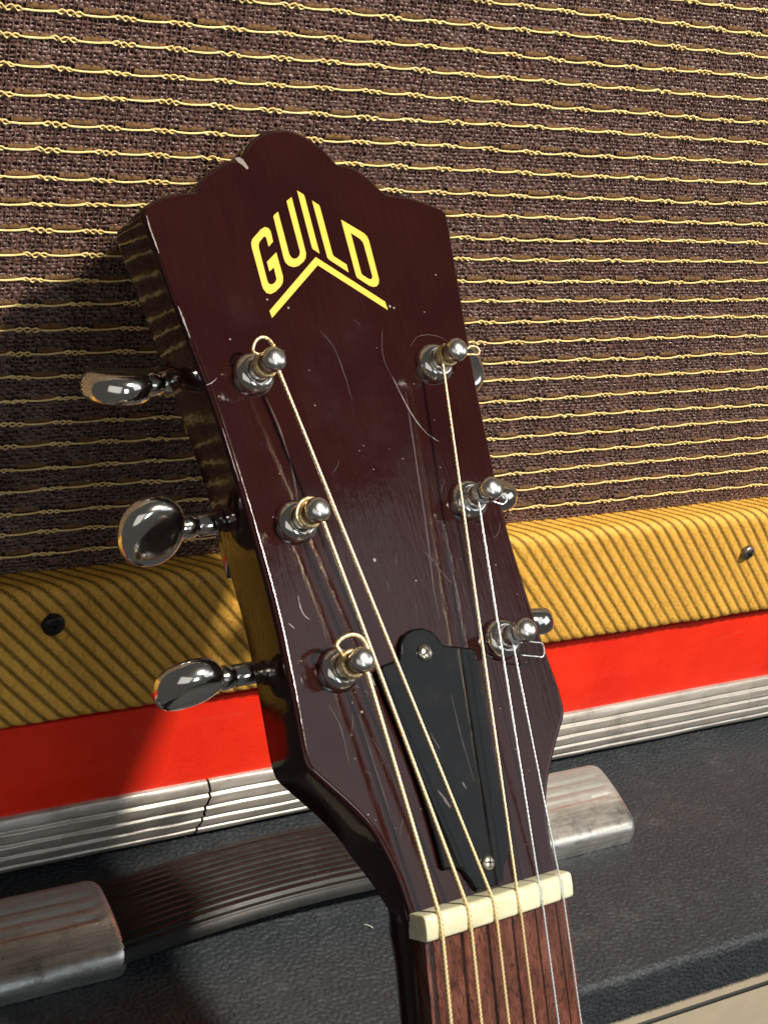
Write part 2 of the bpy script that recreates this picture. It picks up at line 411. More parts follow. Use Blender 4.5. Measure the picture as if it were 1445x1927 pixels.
def gold_row(seed):
    """one gold thread across the cloth: straight runs with chain-like knots"""
    rr = np.random.default_rng(seed); parts = []; nk = int((X1-X0)/KP)+2
    Vs = []; Qs = []; off = 0; sides = 6
    k0 = math.floor((X0-KX0)/KP)
    for strand in (0, 1):
        xs = []; ys = []; zs = []; ra = []
        for k in range(k0, k0+nk):
            c = KX0+k*KP+rr.normal(0, .00025); h = .0031*rr.uniform(.9, 1.12); am = .00056*rr.uniform(.75, 1.25)
            for s_ in np.linspace(-1, 1, 19):            # knot: strands cross and twist
                ph = s_*math.pi*1.5+(math.pi if strand else 0)
                e = math.cos(s_*math.pi/2)**.35 if abs(s_) < .999 else 0
                xs.append(c+s_*h); zs.append(am*math.cos(ph)*e+.00012*s_*-1+rr.normal(0, .00004)); ys.append(-.00034*math.sin(ph*1.0+.6)*e-.0002*e); ra.append(.00025)
            for s_ in np.linspace(.12, .88, 5):
                xs.append(c+h+(KP-2*h)*s_); zs.append(-.00022*math.sin(s_*math.pi)-.00012+.00024*s_ + (.00004 if strand else -.00004)); ys.append(-.0001); ra.append(.00022)
        P = np.stack([xs, ys, zs], 1); n = len(P); P[:, 2] += .00016*noise1(n, 45, seed+50); ra = np.array(ra)*(1+.10*rr.standard_normal(n).clip(-1.5, 1.5))
        a = np.arange(sides)*2*np.pi/sides
        ring = P[:, None, :]+ra[:, None, None]*np.stack([np.zeros(sides), np.cos(a), np.sin(a)], 1)[None]
        Vs.append(ring.reshape(-1, 3)); Qs.append(grid_quads(n, sides, off, wrap=True)); off += n*sides
    return big_mesh('gold_thread', np.concatenate(Vs), np.concatenate(Qs))
def satin_row(seed):
    """flat darker strips that lie behind the straight runs"""
    rr = np.random.default_rng(seed); V = []; F = []; k0 = math.floor((X0-KX0)/KP)
    for k in range(k0, k0+int((X1-X0)/KP)+1):
        a = KX0+k*KP+.0036+rr.normal(0, .0002); b = KX0+(k+1)*KP-.0030+rr.normal(0, .0002); n = 5; o = len(V)
        for i in range(n):
            x = a+(b-a)*i/(n-1); s_ = .0001*math.sin(i)
            V += [(x, .0004, .00125+s_), (x, -.00004, .0009+s_), (x, -.00008, .0002), (x, .0003, -.0002)]
        for i in range(n-1):
            for j in range(3): F.append((o+i*4+j, o+i*4+j+1, o+(i+1)*4+j+1, o+(i+1)*4+j))
    return mesh('satin_strip', V, F)
gm = [gold_row(s_) for s_ in (11, 12, 13, 14)]; sm = [satin_row(s_) for s_ in (21, 22)]
for me in gm: me.materials.append(GOLD)
for me in sm: me.materials.append(SATIN)
for r in range(-10, 23):
    z = ROW0-r*PITCH
    if z > ZT-.002: continue
    o = link('gold_thread', gm[(r*7) % 4], None); o.parent = cloth
    o.location = (random.uniform(-.0004, .0004), CLOTH_Y+.0001, z+random.uniform(-.00015, .00015)); o.rotation_euler = (0, random.uniform(-.0012, .0012), 0)
    p = link('satin_strip', sm[r % 2], None); p.parent = cloth
    p.location = (0, CLOTH_Y+.0004, z)

# tweed rail under the cloth
def swept(name, prof, x0, x1, nx, height, uvf, mat):
    """prof (n,2) of (y,z); displaced outwards by height(x, s)"""
    prof = np.array(prof); d = np.gradient(prof, axis=0); d /= np.linalg.norm(d, axis=1)[:, None]
    nrm = np.stack([d[:, 1], -d[:, 0]], 1)
    s_ = np.concatenate([[0], np.cumsum(np.linalg.norm(np.diff(prof, axis=0), axis=1))])
    x = np.linspace(x0, x1, nx); XX, SS = np.meshgrid(x, s_)
    H = height(XX, SS)
    V = np.stack([XX, prof[:, 0][:, None]+nrm[:, 0][:, None]*H, prof[:, 1][:, None]+nrm[:, 1][:, None]*H], -1).reshape(-1, 3)
    uv = None
    if uvf: a, b = uvf(XX, SS); uv = np.stack([a, b], -1).reshape(-1, 2)
    return big_mesh(name, V, grid_quads(len(prof), nx), uv)
def rounded(pts, rad, step):
    """poly profile with rounded inner corners, resampled at step"""
    P = [np.array(p, float) for p in pts]; out = [P[0]]
    for i in range(1, len(P)-1):
        a, b, c = P[i-1], P[i], P[i+1]; r = rad[i-1]
        u1 = (a-b)/np.linalg.norm(a-b); u2 = (c-b)/np.linalg.norm(c-b)
        p1, p2 = b+u1*r, b+u2*r
        for t in np.linspace(0, 1, 12): out.append((1-t)**2*p1+2*t*(1-t)*b+t*t*p2)
    out.append(P[-1]); out = np.array(out)
    s_ = np.concatenate([[0], np.cumsum(np.linalg.norm(np.diff(out, axis=0), axis=1))])
    q = np.arange(0, s_[-1], step)
    return np.stack([np.interp(q, s_, out[:, 0]), np.interp(q, s_, out[:, 1])], 1)
TP = .0049
prof = rounded([(.1450, .0012), (.1336, .0020), (.1326, -.0405), (.1420, -.0410)], (.0045, .0042), .00040)
wobx = bandnoise(200, 1150, .004, .02, 5); wobf = bandnoise(200, 1150, .15, .45, 6)
def tweed_phase(x, s_): return (x-s_*.97)/TP
def tweed_h(x, s_):
    ph = tweed_phase(x, s_)+.05*wobx[:x.shape[0], :x.shape[1]]
    rib = .5+.5*np.cos(2*np.pi*(ph-.0))
    al = np.sin(2*np.pi*(x+s_*1.6)/.0013)
    return .00017*rib**.8+.00010*al*(.35+rib)+.00005*wobf[:x.shape[0], :x.shape[1]]+.00035*wobx[:x.shape[0], :x.shape[1]]*.25
tw = part('tweed_rail', swept('tweed_rail', prof, X0, X1, 1150, tweed_h, lambda x, s_: (tweed_phase(x, s_), (x+s_*1.6)/.0013), TWEED), TWEED, amp, amp)
def screw_geo(r, h, kind='cross'):
    """pan-head screw, recess shade painted as a dark raised cross, axis +Z"""
    pr = [(r*.98, -h*1.5), (r, 0), (r*.97, h*.35), (r*.82, h*.75), (r*.5, h*.97), (0.0001, h)]
    head = lathe(pr, 28); cut = []
    for k in range(2):
        a = k*math.pi/2; c, s_ = math.cos(a), math.sin(a); L, W = r*.62, r*.14
        V = [Vector((c*x-s_*y, s_*x+c*y, z)) for z in (h*.80, h*1.04) for x, y in ((-L, -W), (L, -W), (L, W), (-L, W))]
        cut.append((V, [(0, 3, 2, 1), (4, 5, 6, 7), (0, 1, 5, 4), (1, 2, 6, 5), (2, 3, 7, 6), (3, 0, 4, 7)]))
    return head, join(cut)
for k, (x, z, rr) in enumerate(((-.0440, -.0080, .0031), (.2140, -.0130, .0027))):
    hd, ct = screw_geo(rr, .0011); Mx = Matrix.Translation((x, .1322, z)) @ Matrix.Rotation(R(90), 4, 'X') @ Matrix.Rotation(R(20+40*k), 4, 'Z')
    sc = part('screw', mesh('screw', [Mx @ p for p in hd[0]], hd[1]), BLACKSCREW if k == 0 else DULLSCREW, amp, amp)
    rc = link('screw_recess_shade', mesh('screw_recess_shade', [Mx @ p for p in ct[0]], ct[1], smooth=False), SHADE_D); rc.parent = sc  # raised dark cross, the shade of the recess put into its colour
part('cabinet_body', mesh('cabinet_body', *box(X0, X1, .1502, .30, -.0395, ZT), smooth=False), BACK, amp, amp)

# ================================================================== the red case below it
red = tag(empty('red_case', (.10, .20, -.094)), 'glossy red case with ribbed aluminium edging, under the tweed amplifier', 'case')
pr = rounded([(.30, -.0413), (.1390, -.0413), (.1375, -.0440), (.1375, -.0930), (.30, -.0930)], (.003, .001, .002), .0012)
part('red_panel', swept('red_panel', pr, X0, X1, 120, lambda x, s_: .00012*bandnoise(*x.shape, .01, .05, 3), None, RED), RED, red, red)
def trim_mesh(x0, x1, jag0=None, jag1=None, n=260):
    zt_, zb_ = -.0738, -.0934; pts = []
    for t in np.linspace(0, 1, 90):
        z = zt_+(zb_-zt_)*t
        bow = .0026*math.sin(math.pi*min(1, max(0, t)))**.55
        rib = .00045-.00085*max(0, (math.cos(2*math.pi*(t*4.6+.12))-.35)/.65)**1.2 if .13 < t < .95 else .00045
        pts.append((.1372-bow-rib, z))
    pts = [(.1376, zt_+.0002)]+pts+[(.1376, zb_-.0002)]
    prof = np.array(pts); m_ = len(prof); u = np.linspace(0, 1, n)[:, None]
    a = np.full(m_, x0) if jag0 is None else x0+np.interp(np.linspace(0, 1, m_), *jag0)
    b = np.full(m_, x1) if jag1 is None else x1+np.interp(np.linspace(0, 1, m_), *jag1)
    X = a[None]*(1-u)+b[None]*u
    dent = .00007*bandnoise(n, m_, .005, .06, int(abs(x0)*1e4))
    V = np.stack([X, prof[:, 0][None]+dent, np.broadcast_to(prof[:, 1][None], X.shape)], -1).reshape(-1, 3)
    q = grid_quads(n, m_); return big_mesh('trim_strip', V, q[:, ::-1])
jag = ([0, .12, .25, .33, .42, .5, .58, .68, .75, .85, 1], [.0002, .0007, .0010, .0003, .0, -.0004, .0001, -.0003, -.0008, -.0007, -.0010])
part('crack_shade_strip', mesh('crack_shade_strip', *box(X0, X1, .1366, .1376, -.0928, -.0745), smooth=False), PIPING_GAP, red, red)  # added dark strip that paints the shade inside the trim crack
part('trim_strip', trim_mesh(X0, .0161, None, jag), ALU, red, red)
part('trim_strip', trim_mesh(.0169, X1, jag, None), ALU, red, red)
for x in (-.09, .28):
    V, F = lathe([(.006, -.0028), (.007, 0)], 20, Matrix.Translation((x, .17, -.0932)))
    part('rubber_foot', mesh('rubber_foot', V, F), RUBBERF, red, red)

# ================================================================== the black amplifier below
ZTOP = -.0960; FY = .0415
blk = tag(empty('black_amplifier', (.10, .20, -.22)), 'black leather-grained amplifier at the bottom with carrying handle and beige front panel', 'amplifier')
pf = rounded([(.24, ZTOP), (FY, ZTOP), (FY, -.1145), (FY+.004, -.1150)], (.0030, .0014), .00042)
nx_ = 1100; gn = bandnoise(len(pf), nx_, .14, .32, 8); gn2 = bandnoise(len(pf), nx_, .03, .10, 9)
def tol_h(x, s_):
    return .00017*np.tanh(gn*1.3)+.00004*gn2
part('tolex_cover', swept('tolex_cover', pf, X0, X1, nx_, tol_h, None, TOLEX)
     , TOLEX, blk, blk)
part('front_panel', mesh('front_panel', *box(X0, X1, FY+.0035, FY+.02, -.24, -.1142), smooth=False), BEIGE, blk, blk)
V, F = tube([(X0, FY+.0037, -.1240), (X1, FY+.0037, -.1240)], .0010, 10); part('piping', mesh('piping', V, F), PIPING_GAP, blk, blk)
part('cabinet_body', mesh('cabinet_body', *box(X0+.002, X1-.002, FY+.0202, .236, -.24, ZTOP-.002), smooth=False), BACK, blk, blk)

# carrying handle: strap with lengthwise ridges, plated end caps
def strap_mesh():
    xs = np.linspace(-.045, .118, 150); yc0, hwid = .1055, .0150; nr = 121
    t = np.linspace(-1, 1, nr); V = []
    top = .0042*(1-np.abs(t)**6)
    rid = .00022*np.cos(2*np.pi*t*7.0)*(np.abs(t) < .86)
    for x in xs:
        q = (x+.045)/.163; base = ZTOP+.0012+.0072*math.sin(math.pi*q)**.8
        k = 1+.03*math.sin(math.pi*q)
        V.append(np.stack([np.full(nr, x), yc0+.002*math.sin(math.pi*q)+t*hwid*k, base+top+rid], 1))
    return big_mesh('handle', np.concatenate(V), grid_quads(len(xs), nr))
hs = part('handle', strap_mesh(), STRAP, blk, blk)
hs['label'] = 'black ridged rubber carrying strap'
def cap_mesh(x0, x1, y0, y1, seed, flip):
    """pressed metal end cap: rounded corners, top sloping to the front, three pressed grooves"""
    cxm, cym, hx, hy = (x0+x1)/2, (y0+y1)/2, (x1-x0)/2, (y1-y0)/2; per = 40; V = []; F = []; rings = 0
    def ring(d, zf):
        nonlocal rings
        a_, b_ = hx-d, hy-d; rc = max(.0042-d*.8, .0006)
        for cx, cy, q in ((a_-rc, -(b_-rc), -90), (a_-rc, b_-rc, 0), (-(a_-rc), b_-rc, 90), (-(a_-rc), -(b_-rc), 180)):
            n_ = per
            for k in range(n_):
                if k < 12:
                    an = R(q+90*k/11); x, y = cx+rc*math.cos(an), cy+rc*math.sin(an)
                else:                                     # straight run to the next corner
                    t_ = (k-11)/(n_-11); e = {-90: (a_, b_-rc), 0: (-(a_-rc), b_), 90: (-a_, -(b_-rc)), 180: (a_-rc, -b_)}[q]
                    an = R(q+90); sx, sy = cx+rc*math.cos(an), cy+rc*math.sin(an); x, y = sx+(e[0]-sx)*t_, sy+(e[1]-sy)*t_
                V.append(Vector((cxm+x, cym+y, zf(x, y))))
        rings += 1
    def top(x, y):
        gs = y/hy; ex = min(1, max(0, (hx-abs(x)-.003)/.004)); ex = ex*ex*(3-2*ex)
        z = ZTOP+.0088+.0030*gs+.0026*(1-((gs-.3)/1.3)**2)
        for g0 in (-.05, .22, .49): z -= .00042*ex*math.exp(-((gs-g0)/.055)**2)
        return z
    ring(0, lambda x, y: ZTOP+.0003); ring(0, lambda x, y: top(x, y)-.0032)
    for k in range(1, 7):
        a = R(90*k/6); ring(.0026*(1-math.cos(a)), lambda x, y, a=a: top(x, y)-.0032*(1-math.sin(a)))
    for k in range(1, 26): ring(.0026+(hy-.0034)*k/25*.98, top)
    N = 4*per
    for i in range(rings-1):
        for k in range(N): F.append((i*N+k, i*N+(k+1) % N, (i+1)*N+(k+1) % N, (i+1)*N+k))
    F.append(tuple(range((rings-1)*N, rings*N)))
    return mesh('handle_end_cap', V, F)
for x0, x1, y0, y1, lb in ((-.088, -.0265, .0905, .1170, 'scuffed plated end cap at the left end of the strap'), (.098, .1605, .0930, .1205, 'tarnished plated end cap right of the neck')):
    c = link('end_cap', cap_mesh(x0, x1, y0, y1, int(y0*1e4), 0), CAPM); c.parent = hs; c['label'] = lb

# crumbs lying about
def crumb(name, loc, pts, r, mat, label):
    V, F = tube(catmull(pts, 4), r, 6); o = link(name, mesh(name, V, F), mat); o.location = loc
    tag(o, label, 'crumb'); return o
crumb('dust_crumb', (.0480, .0860, ZTOP+.0003), [(-.0008, .0010, 0), (0, .0003, .0002), (.0008, -.0008, .0002), (.0010, -.0013, 0)], .00018, DUST, 'thin pale shaving on the black grained top left of the neck')
crumb('dust_crumb', (.0585, .1035, -.0839), [(-.0004, 0, 0), (.0002, .0002, .0002), (.0006, 0, 0)], .0004, simple('orange_crumb', (.45, .16, .06), .7), 'tiny orange crumb on the black handle strap')
crumb('dust_crumb', (-.0205, .1215, ZTOP+.0006), [(-.0012, .0002, 0), (.0002, 0, .0003), (.0013, .0003, 0)], .0004, DUST, 'small pale crumb behind the corner of the left handle cap')

# ================================================================== the guitar
UX = Vector((.9986, .0519, -.0059)).normalized(); NX = Vector((.041, -.6927, .7200)); NX = (NX-UX*NX.dot(UX)).normalized(); VX = NX.cross(UX)
gt = empty('guitar'); gt.matrix_world = Matrix((UX, VX, NX)).transposed().to_4x4()
tag(gt, 'acoustic guitar headstock in dark maroon lacquer leaning back against the grille cloth', 'guitar')
mm = .001
T = 14.0
OUT_L = [(-20.60,-1.0),(-21.28,7.26),(-22.52,12.63),(-24.56,18.63),(-28.43,24.55),(-32.53,29.57),(-35.03,32.55),(-36.56,34.65),(-37.04,37.12),(-36.94,40.16),(-36.32,47.83),(-35.66,57.60),(-35.26,67.53),(-35.33,75.57),(-35.74,88.32),(-36.32,98.69),(-37.03,108.68),(-37.88,118.12),(-38.99,126.05),(-40.30,135.13),(-41.81,146.75),(-42.81,154.41),(-43.26,159.58),(-43.1,161.4),(-42.29,162.4),(-37.92,164.61),(-32.66,166.00),(-28.88,166.20)]
CROWN = [(-28.0,166.7),(-26.4,168.6),(-24.2,170.5),(-21.16,172.40),(-17.36,174.24),(-14.60,174.51),(-13.6,174.2),(-12.6,175.8),(-10.6,178.4),(-7.61,180.70),(-4.64,182.19),(-1.28,182.88),(1.75,182.88),(4.76,182.18),(7.59,180.76),(10.26,178.77),(12.38,176.47),(13.80,174.42),(16.44,174.22),(18.76,173.44),(22.18,171.00),(24.55,168.23),(26.97,166.58)]
OUT_R = [(32.45,166.11),(38.78,164.35),(42.54,162.82),(43.53,161.67),(43.61,160.38),(43.06,155.20),(41.60,144.36),(40.0,132.71),(38.75,123.40),(37.68,114.62),(36.88,105.50),(35.93,94.60),(35.25,85.68),(35.03,76.79),(35.29,67.90),(35.62,58.71),(36.23,50.17),(36.97,42.05),(37.11,37.39),(36.76,34.64),(35.68,32.65),(34.12,30.76),(30.96,26.79),(27.44,21.81),(25.09,17.68),(23.19,12.53),(22.20,6.75),(21.60,-1.0)]
path = [tuple(p) for p in catmull(OUT_L+CROWN+OUT_R, 3)]
path = [(p[0]*mm, p[1]*mm) for p in path]
V, F, topi = slab(path, 0, -T*mm, .0013, 6)
for p in V:                               # the back sweeps up into the neck near the nut
    if p.z < -.002 and p.y < .016: p.z = -.002+(p.z+.002)*(.30+.70*max(0, (p.y+.001)/.017)**.8)
me = mesh('headstock', V, F); me.polygons[topi].use_smooth = False; me.polygons[topi+1].use_smooth = False
head = link('headstock', me, LAC, gt)

# inlaid lettering, each letter a thin plate on the face
def plate(name, P, mat, parent, hole=None, h0=0, h1=.00006):
    P = [(x*mm, y*mm) for x, y in P]
    if area2(P) < 0: P = P[::-1]
    if hole:
        H = [(x*mm, y*mm) for x, y in hole]
        if area2(H) < 0: H = H[::-1]
        i, j = min(((i, j) for i in range(len(P)) for j in range(len(H))), key=lambda q: (P[q[0]][0]-H[q[1]][0])**2+(P[q[0]][1]-H[q[1]][1])**2)
        ring = P[i:]+P[:i+1]; hr = (H[j:]+H[:j+1])[::-1]; Q = ring+hr
        N = len(Q); V = [Vector((x, y, h1)) for x, y in Q]; F = [tuple(range(N))]
        for L_ in (P, H[::-1]):
            o = len(V); n = len(L_); V += [Vector((x, y, h1)) for x, y in L_]+[Vector((x, y, h0-.0001)) for x, y in L_]
            F += [(o+k, o+n+k, o+n+(k+1) % n, o+(k+1) % n) for k in range(n)]
    else:
        N = len(P); V = [Vector((x, y, h1)) for x, y in P]+[Vector((x, y, h0-.0001)) for x, y in P]
        F = [tuple(range(N))]+[(k, N+k, N+(k+1) % N, (k+1) % N) for k in range(N)]
    return link(name, mesh(name, V, F, smooth=False), mat, parent)
LG =[(-10.99,153.72),(-12.56,152.47),(-12.58,154.75),(-12.94,155.04),(-13.24,154.92),(-14.72,153.67),(-15.19,152.94),(-15.34,152.07),(-15.36,144.02),(-15.14,143.33),(-14.55,143.14),(-13.67,143.42),(-13.02,143.99),(-12.69,144.56),(-12.62,147.34),(-14.10,146.37),(-14.12,148.72),(-10.89,151.06),(-10.76,145.05),(-11.25,143.61),(-12.13,142.61),(-13.93,141.40),(-15.38,140.85),(-16.42,141.10),(-16.99,142.12),(-17.10,142.84),(-17.20,152.51),(-17.01,153.52),(-16.44,154.39),(-13.52,156.73),(-12.20,157.38),(-11.31,157.10),(-10.89,156.30)]
LU =[(-7.42,161.26),(-7.41,150.57),(-7.09,149.75),(-6.37,149.39),(-5.48,149.62),(-4.63,150.27),(-4.20,151.15),(-4.22,163.98),(-2.48,165.03),(-2.63,150.85),(-3.05,149.67),(-3.92,148.73),(-5.74,147.63),(-7.14,147.35),(-8.35,147.71),(-9.09,148.53),(-9.23,149.71),(-9.07,160.00),(-8.71,160.44)]
LI =[(-0.43,166.75),(1.16,165.75),(1.27,165.21),(1.22,150.71),(-0.39,151.85),(-0.51,152.32)]
LL =[(3.13,164.21),(4.83,163.09),(4.90,162.39),(4.89,150.51),(5.14,149.97),(8.15,147.85),(8.13,145.88),(3.57,149.09),(3.13,149.63),(3.12,150.37)]
LD =[(10.09,159.39),(15.73,155.94),(16.50,155.03),(16.69,153.96),(16.51,143.93),(16.10,142.87),(15.26,142.22),(14.16,142.06),(13.21,142.38),(10.21,144.47),(10.05,145.07)]
LDH =[(11.89,155.99),(14.19,154.42),(14.79,153.50),(14.85,152.59),(14.82,144.71),(14.47,144.17),(13.88,143.97),(13.28,144.28),(11.93,145.20),(11.77,145.80)]
LC =[(-0.19,149.83),(16.52,138.22),(16.69,136.11),(-0.20,147.78),(-16.68,135.04),(-16.88,136.76)]
for nm, P, H, lb in (('letter_g', LG, None, 'gold letter G'), ('letter_u', LU, None, 'gold letter U'), ('letter_i', LI, None, 'gold letter I'), ('letter_l', LL, None, 'gold letter L'), ('letter_d', LD, LDH, 'gold letter D'), ('chevron', LC, None, 'gold roof-shaped line under the letters')):
    plate(nm, P, LOGO, head, H)['label'] = lb

# on the face: worn scratches and specks, and painted string shadows
def ribbon(P, wid, h=.00003):
    P = [np.array(p)*mm for p in catmull(P, 6)]; V = []; F = []; n = len(P)
    for i, p in enumerate(P):
        t = P[min(i+1, n-1)]-P[max(0, i-1)]; t = t/np.linalg.norm(t); q = np.array((-t[1], t[0]))
        ww = wid*mm*(.25+.75*math.sin(math.pi*(i+.5)/n))*random.uniform(.55, 1.2)/2; j = np.array((random.gauss(0, .03), random.gauss(0, .03)))*mm
        for s_ in (-1, 1): V.append(Vector((*(p+q*ww*s_+j), h)))
    for i in range(n-1): F.append((2*i, 2*i+1, 2*i+3, 2*i+2))
    return V, F
def dot(x, y, r, h=.00004):
    n = 7; V = [Vector((x*mm+r*mm*math.cos(2*math.pi*k/n)*random.uniform(.6, 1.2), y*mm+r*mm*math.sin(2*math.pi*k/n)*random.uniform(.6, 1.2), h)) for k in range(n)]
    return V, [tuple(range(n))]
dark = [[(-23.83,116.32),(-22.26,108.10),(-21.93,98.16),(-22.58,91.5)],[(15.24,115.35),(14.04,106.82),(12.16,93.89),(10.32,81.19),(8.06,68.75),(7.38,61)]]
bright = [([(12.62,119.48),(14.39,112.74),(16.58,107.30),(18.43,104.66)], .26),([(18.43,104.66),(21.13,102.60)], .16),([(-28.51,71.26),(-28.59,68.66),(-28.16,66.83),(-27.10,65.73)], .28),([(-32.64,65.68),(-31.39,64.33)], .25),
          ([(-42.5,160),(-42.4,157),(-42.0,153.5),(-41.7,151)], .45),([(-40.2,138.5),(-39.7,135),(-39.2,131)], .4),([(-36.8,110),(-36.4,104),(-36,98)], .2),([(-38.2,120),(-36.4,120.6),(-35,121.5)], .22)]
faint = [[(-4.40,131.42),(-1.87,127.40),(-0.87,120.82),(-0.62,114.30)],[(13.62,131.47),(11.98,126.84),(11.65,122.85),(12.62,119.48)],[(8.81,76.64),(11.78,71.45),(14.72,67.02)],[(9.14,76.22),(10.58,73.50),(11.48,71.49)],[(20.3,126.5),(23.0,128.85),(26.33,129.41),(29.78,128.87),(32.5,127.37)],[(-20.84,43.89),(-20.20,33.27),(-19.62,23.90),(-19.41,11.26)],[(-27.76,47.0),(-26.15,41.32),(-26.54,33.31)],[(29.35,77.81),(31.41,78.90),(32.79,81.40)]]
faint += [[(p[0]+.22, p[1]) for p in q] for q in dark]  # pale edge beside each painted string shadow
fr = []
for k in range(30):
    x, y = random.uniform(-32, 32), random.choice((random.uniform(8, 75), random.uniform(20, 158))); a = random.gauss(math.pi/2+.1, .7); L = random.uniform(1.2, 7)
    if abs(x) < 18 and y > 133: continue
    if abs(x) > 21+.4*max(0, y-8) or abs(x) > 33: continue
    fr.append(ribbon([(x, y), (x+L*.5*math.cos(a)+random.gauss(0, .3), y+L*.5*math.sin(a)), (x+L*math.cos(a), y+L*math.sin(a))], random.uniform(.05, .11), .000025))
for q in dark: link('string_shadow_line', mesh('string_shadow_line', *ribbon(q, .2, .000028), smooth=False), SHADE_D, head)  # string shadows on the face, drawn as dark ribbons
for q, w_ in bright: link('scratch', mesh('scratch', *ribbon(q, w_, .000040), smooth=False), SCRATCH_L, head)
link('scratch_and_shadow_edge', mesh('scratch_and_shadow_edge', *join([ribbon(q, .13, .000034) for q in faint]+fr), smooth=False), SCRATCH_F, head)['kind'] = 'stuff'
dots = [(-6.15,76.62,.45),(34.31,144.88,.22),(-11.51,137.37,.3),(27.62,135.28,.22),(-16.68,139.58,.3),(-29.19,130.38,.22),(9.24,99.33,.18),(-11.25,113.67,.2),(-21.76,46.39,.3),(-19.9,44.09,.35),(-32.09,35.51,.2),(-24.96,22.70,.2),(3.70,70.56,.22),(27.94,71.43,.2),(0.17,97.51,.15),(17.6,137.0,.35),(18.7,136.6,.3)]
dots += [(random.uniform(-30, 32), random.uniform(15, 130), random.uniform(.06, .16)) for _ in range(60)]
dots = [d for d in dots if abs(d[0]) < 20+.4*max(0, d[1]-10)]
link('dust_speck', mesh('dust_speck', *join([dot(*d) for d in dots]), smooth=False), SCRATCH_L, head)['kind'] = 'stuff'
plate('edge_chip', [(-15.6,174.6),(-14.3,174.9),(-13.3,174.3),(-12.4,172.2),(-13.0,171.8),(-13.9,172.9),(-14.9,173.6)], CHIP, head, h1=.00007)['label'] = 'bare grey chip on the edge of the crown'

# truss rod cover
COV = [(-14.33,52.03),(-11.73,53.09),(-8.58,53.54),(-7.44,53.71),(-6.81,54.90),(-6.20,56.79),(-4.45,58.77),(-1.69,59.72),(1.07,59.63),(3.50,58.48),(4.79,56.68),(5.59,54.94),(10.20,53.91),(14.19,52.75),(14.39,51.45),(13.80,47.23),(12.74,38.32),(11.56,28.54),(10.60,18.88),(10.05,13.09),(9.87,8.72),(9.26,7.29),(7.34,6.02),(5.99,4.69),(5.18,2.94),(4.86,1.48),(2.57,0.91),(0.10,1.00),(-2.34,0.96),(-3.13,1.81),(-3.87,3.81),(-4.98,5.95),(-6.45,6.99),(-9.68,7.31),(-10.37,8.19),(-10.26,13.07),(-10.49,20.17),(-11.08,27.44),(-11.83,34.29),(-12.73,40.71),(-13.78,46.70)]
V, F, ti = slab([(x*mm, y*mm) for x, y in COV], .0013, -.0001, .0005, 3, False)
me = mesh('truss_rod_cover', V, F); me.polygons[ti].use_smooth = False
cov = link('truss_rod_cover', me, COVER, gt); cov['label'] = 'scuffed black bell-shaped truss rod cover'
for k, (x, y, r_) in enumerate(((-.2, 54.0, 2.0), (1.6, 6.3, 1.7))):
    hd, ct = screw_geo(r_*mm, .0009); Mx = Matrix.Translation((x*mm, y*mm, .00135)) @ Matrix.Rotation(R(25+50*k), 4, 'Z')
    sc = link('screw', mesh('screw', [Mx @ p for p in hd[0]]+[], hd[1]), SCREWM, cov)
    rc = link('screw_recess_shade', mesh('screw_recess_shade', [Mx @ p for p in ct[0]], ct[1], smooth=False), SHADE_D, cov)
# cover: faint scuffs
link('scuff', mesh('scuff', *join([ribbon(q, w_, .00133) for q, w_ in (([(4,44),(3.6,34),(3.9,24)], .16),([(-4.5,36.5),(-3.6,34),(-3,32.5)], .2),([(-6.5,24),(-5.6,22.5),(-4.2,20)], .5),([(0.6,24.5),(1.2,22.8)], .5),([(-5.6,22),(-4.4,19.6)], .4))]), smooth=False), SCRATCH_F, cov)['kind'] = 'stuff'

# ---- neck frame: fingerboard plane is tipped 14 degrees from the headstock face
TL = R(14)
ND = Vector((0, math.cos(TL), math.sin(TL))); NF = Vector((0, -math.sin(TL), math.cos(TL)))
def nk(u, d, c): return Vector((u*mm, 0, 0))-ND*(d*mm)+NF*(c*mm)
NL = 150
def neck_mesh():
    V = []; F = []; ds = [-14, -11, -8, -5, -2.5, 0, 2, 4, 6, 9, 13, 20, 35, 60, 100, NL]; n = 41
    for d in ds:
        h = float(np.interp(d, [-14, -11, -5, 0, 3, 8, 14, NL], [21.6, 21.6, 21.3, 21.25, 21.1, 20.9, 20.95, 20.6+.028*NL]))
        cx = float(np.interp(d, [-5, 0, 8], [.40, .40, .70]))
        dep = float(np.interp(d, [-14, -8, 0, 6, 20, NL], [9.0, 11.5, 15.0, 16.8, 17.3, 18.5])); sq = float(np.interp(d, [-5, 4, 15], [.42, .55, .8]))
        top = float(np.interp(d, [-14, -6, 0, 3, 5], [-4.0, -3.2, -1.4, -1.2, -2.0]))
        for k in range(n):
            a = math.pi*k/(n-1); x = -h*math.copysign(abs(math.cos(a))**sq, math.cos(a)); z = top-dep*abs(math.sin(a))**.85
            V.append(nk(x+cx, d, z))
    for i in range(len(ds)-1):
        for k in range(n-1): F.append((i*n+k, i*n+k+1, (i+1)*n+k+1, (i+1)*n+k))
        F.append((i*n+n-1, i*n, (i+1)*n, (i+1)*n+n-1))
    F.append(tuple(range(n))); F.append(tuple(reversed(range((len(ds)-1)*n, len(ds)*n))))
    return mesh('neck', V, F)
link('neck', neck_mesh(), LAC, gt)
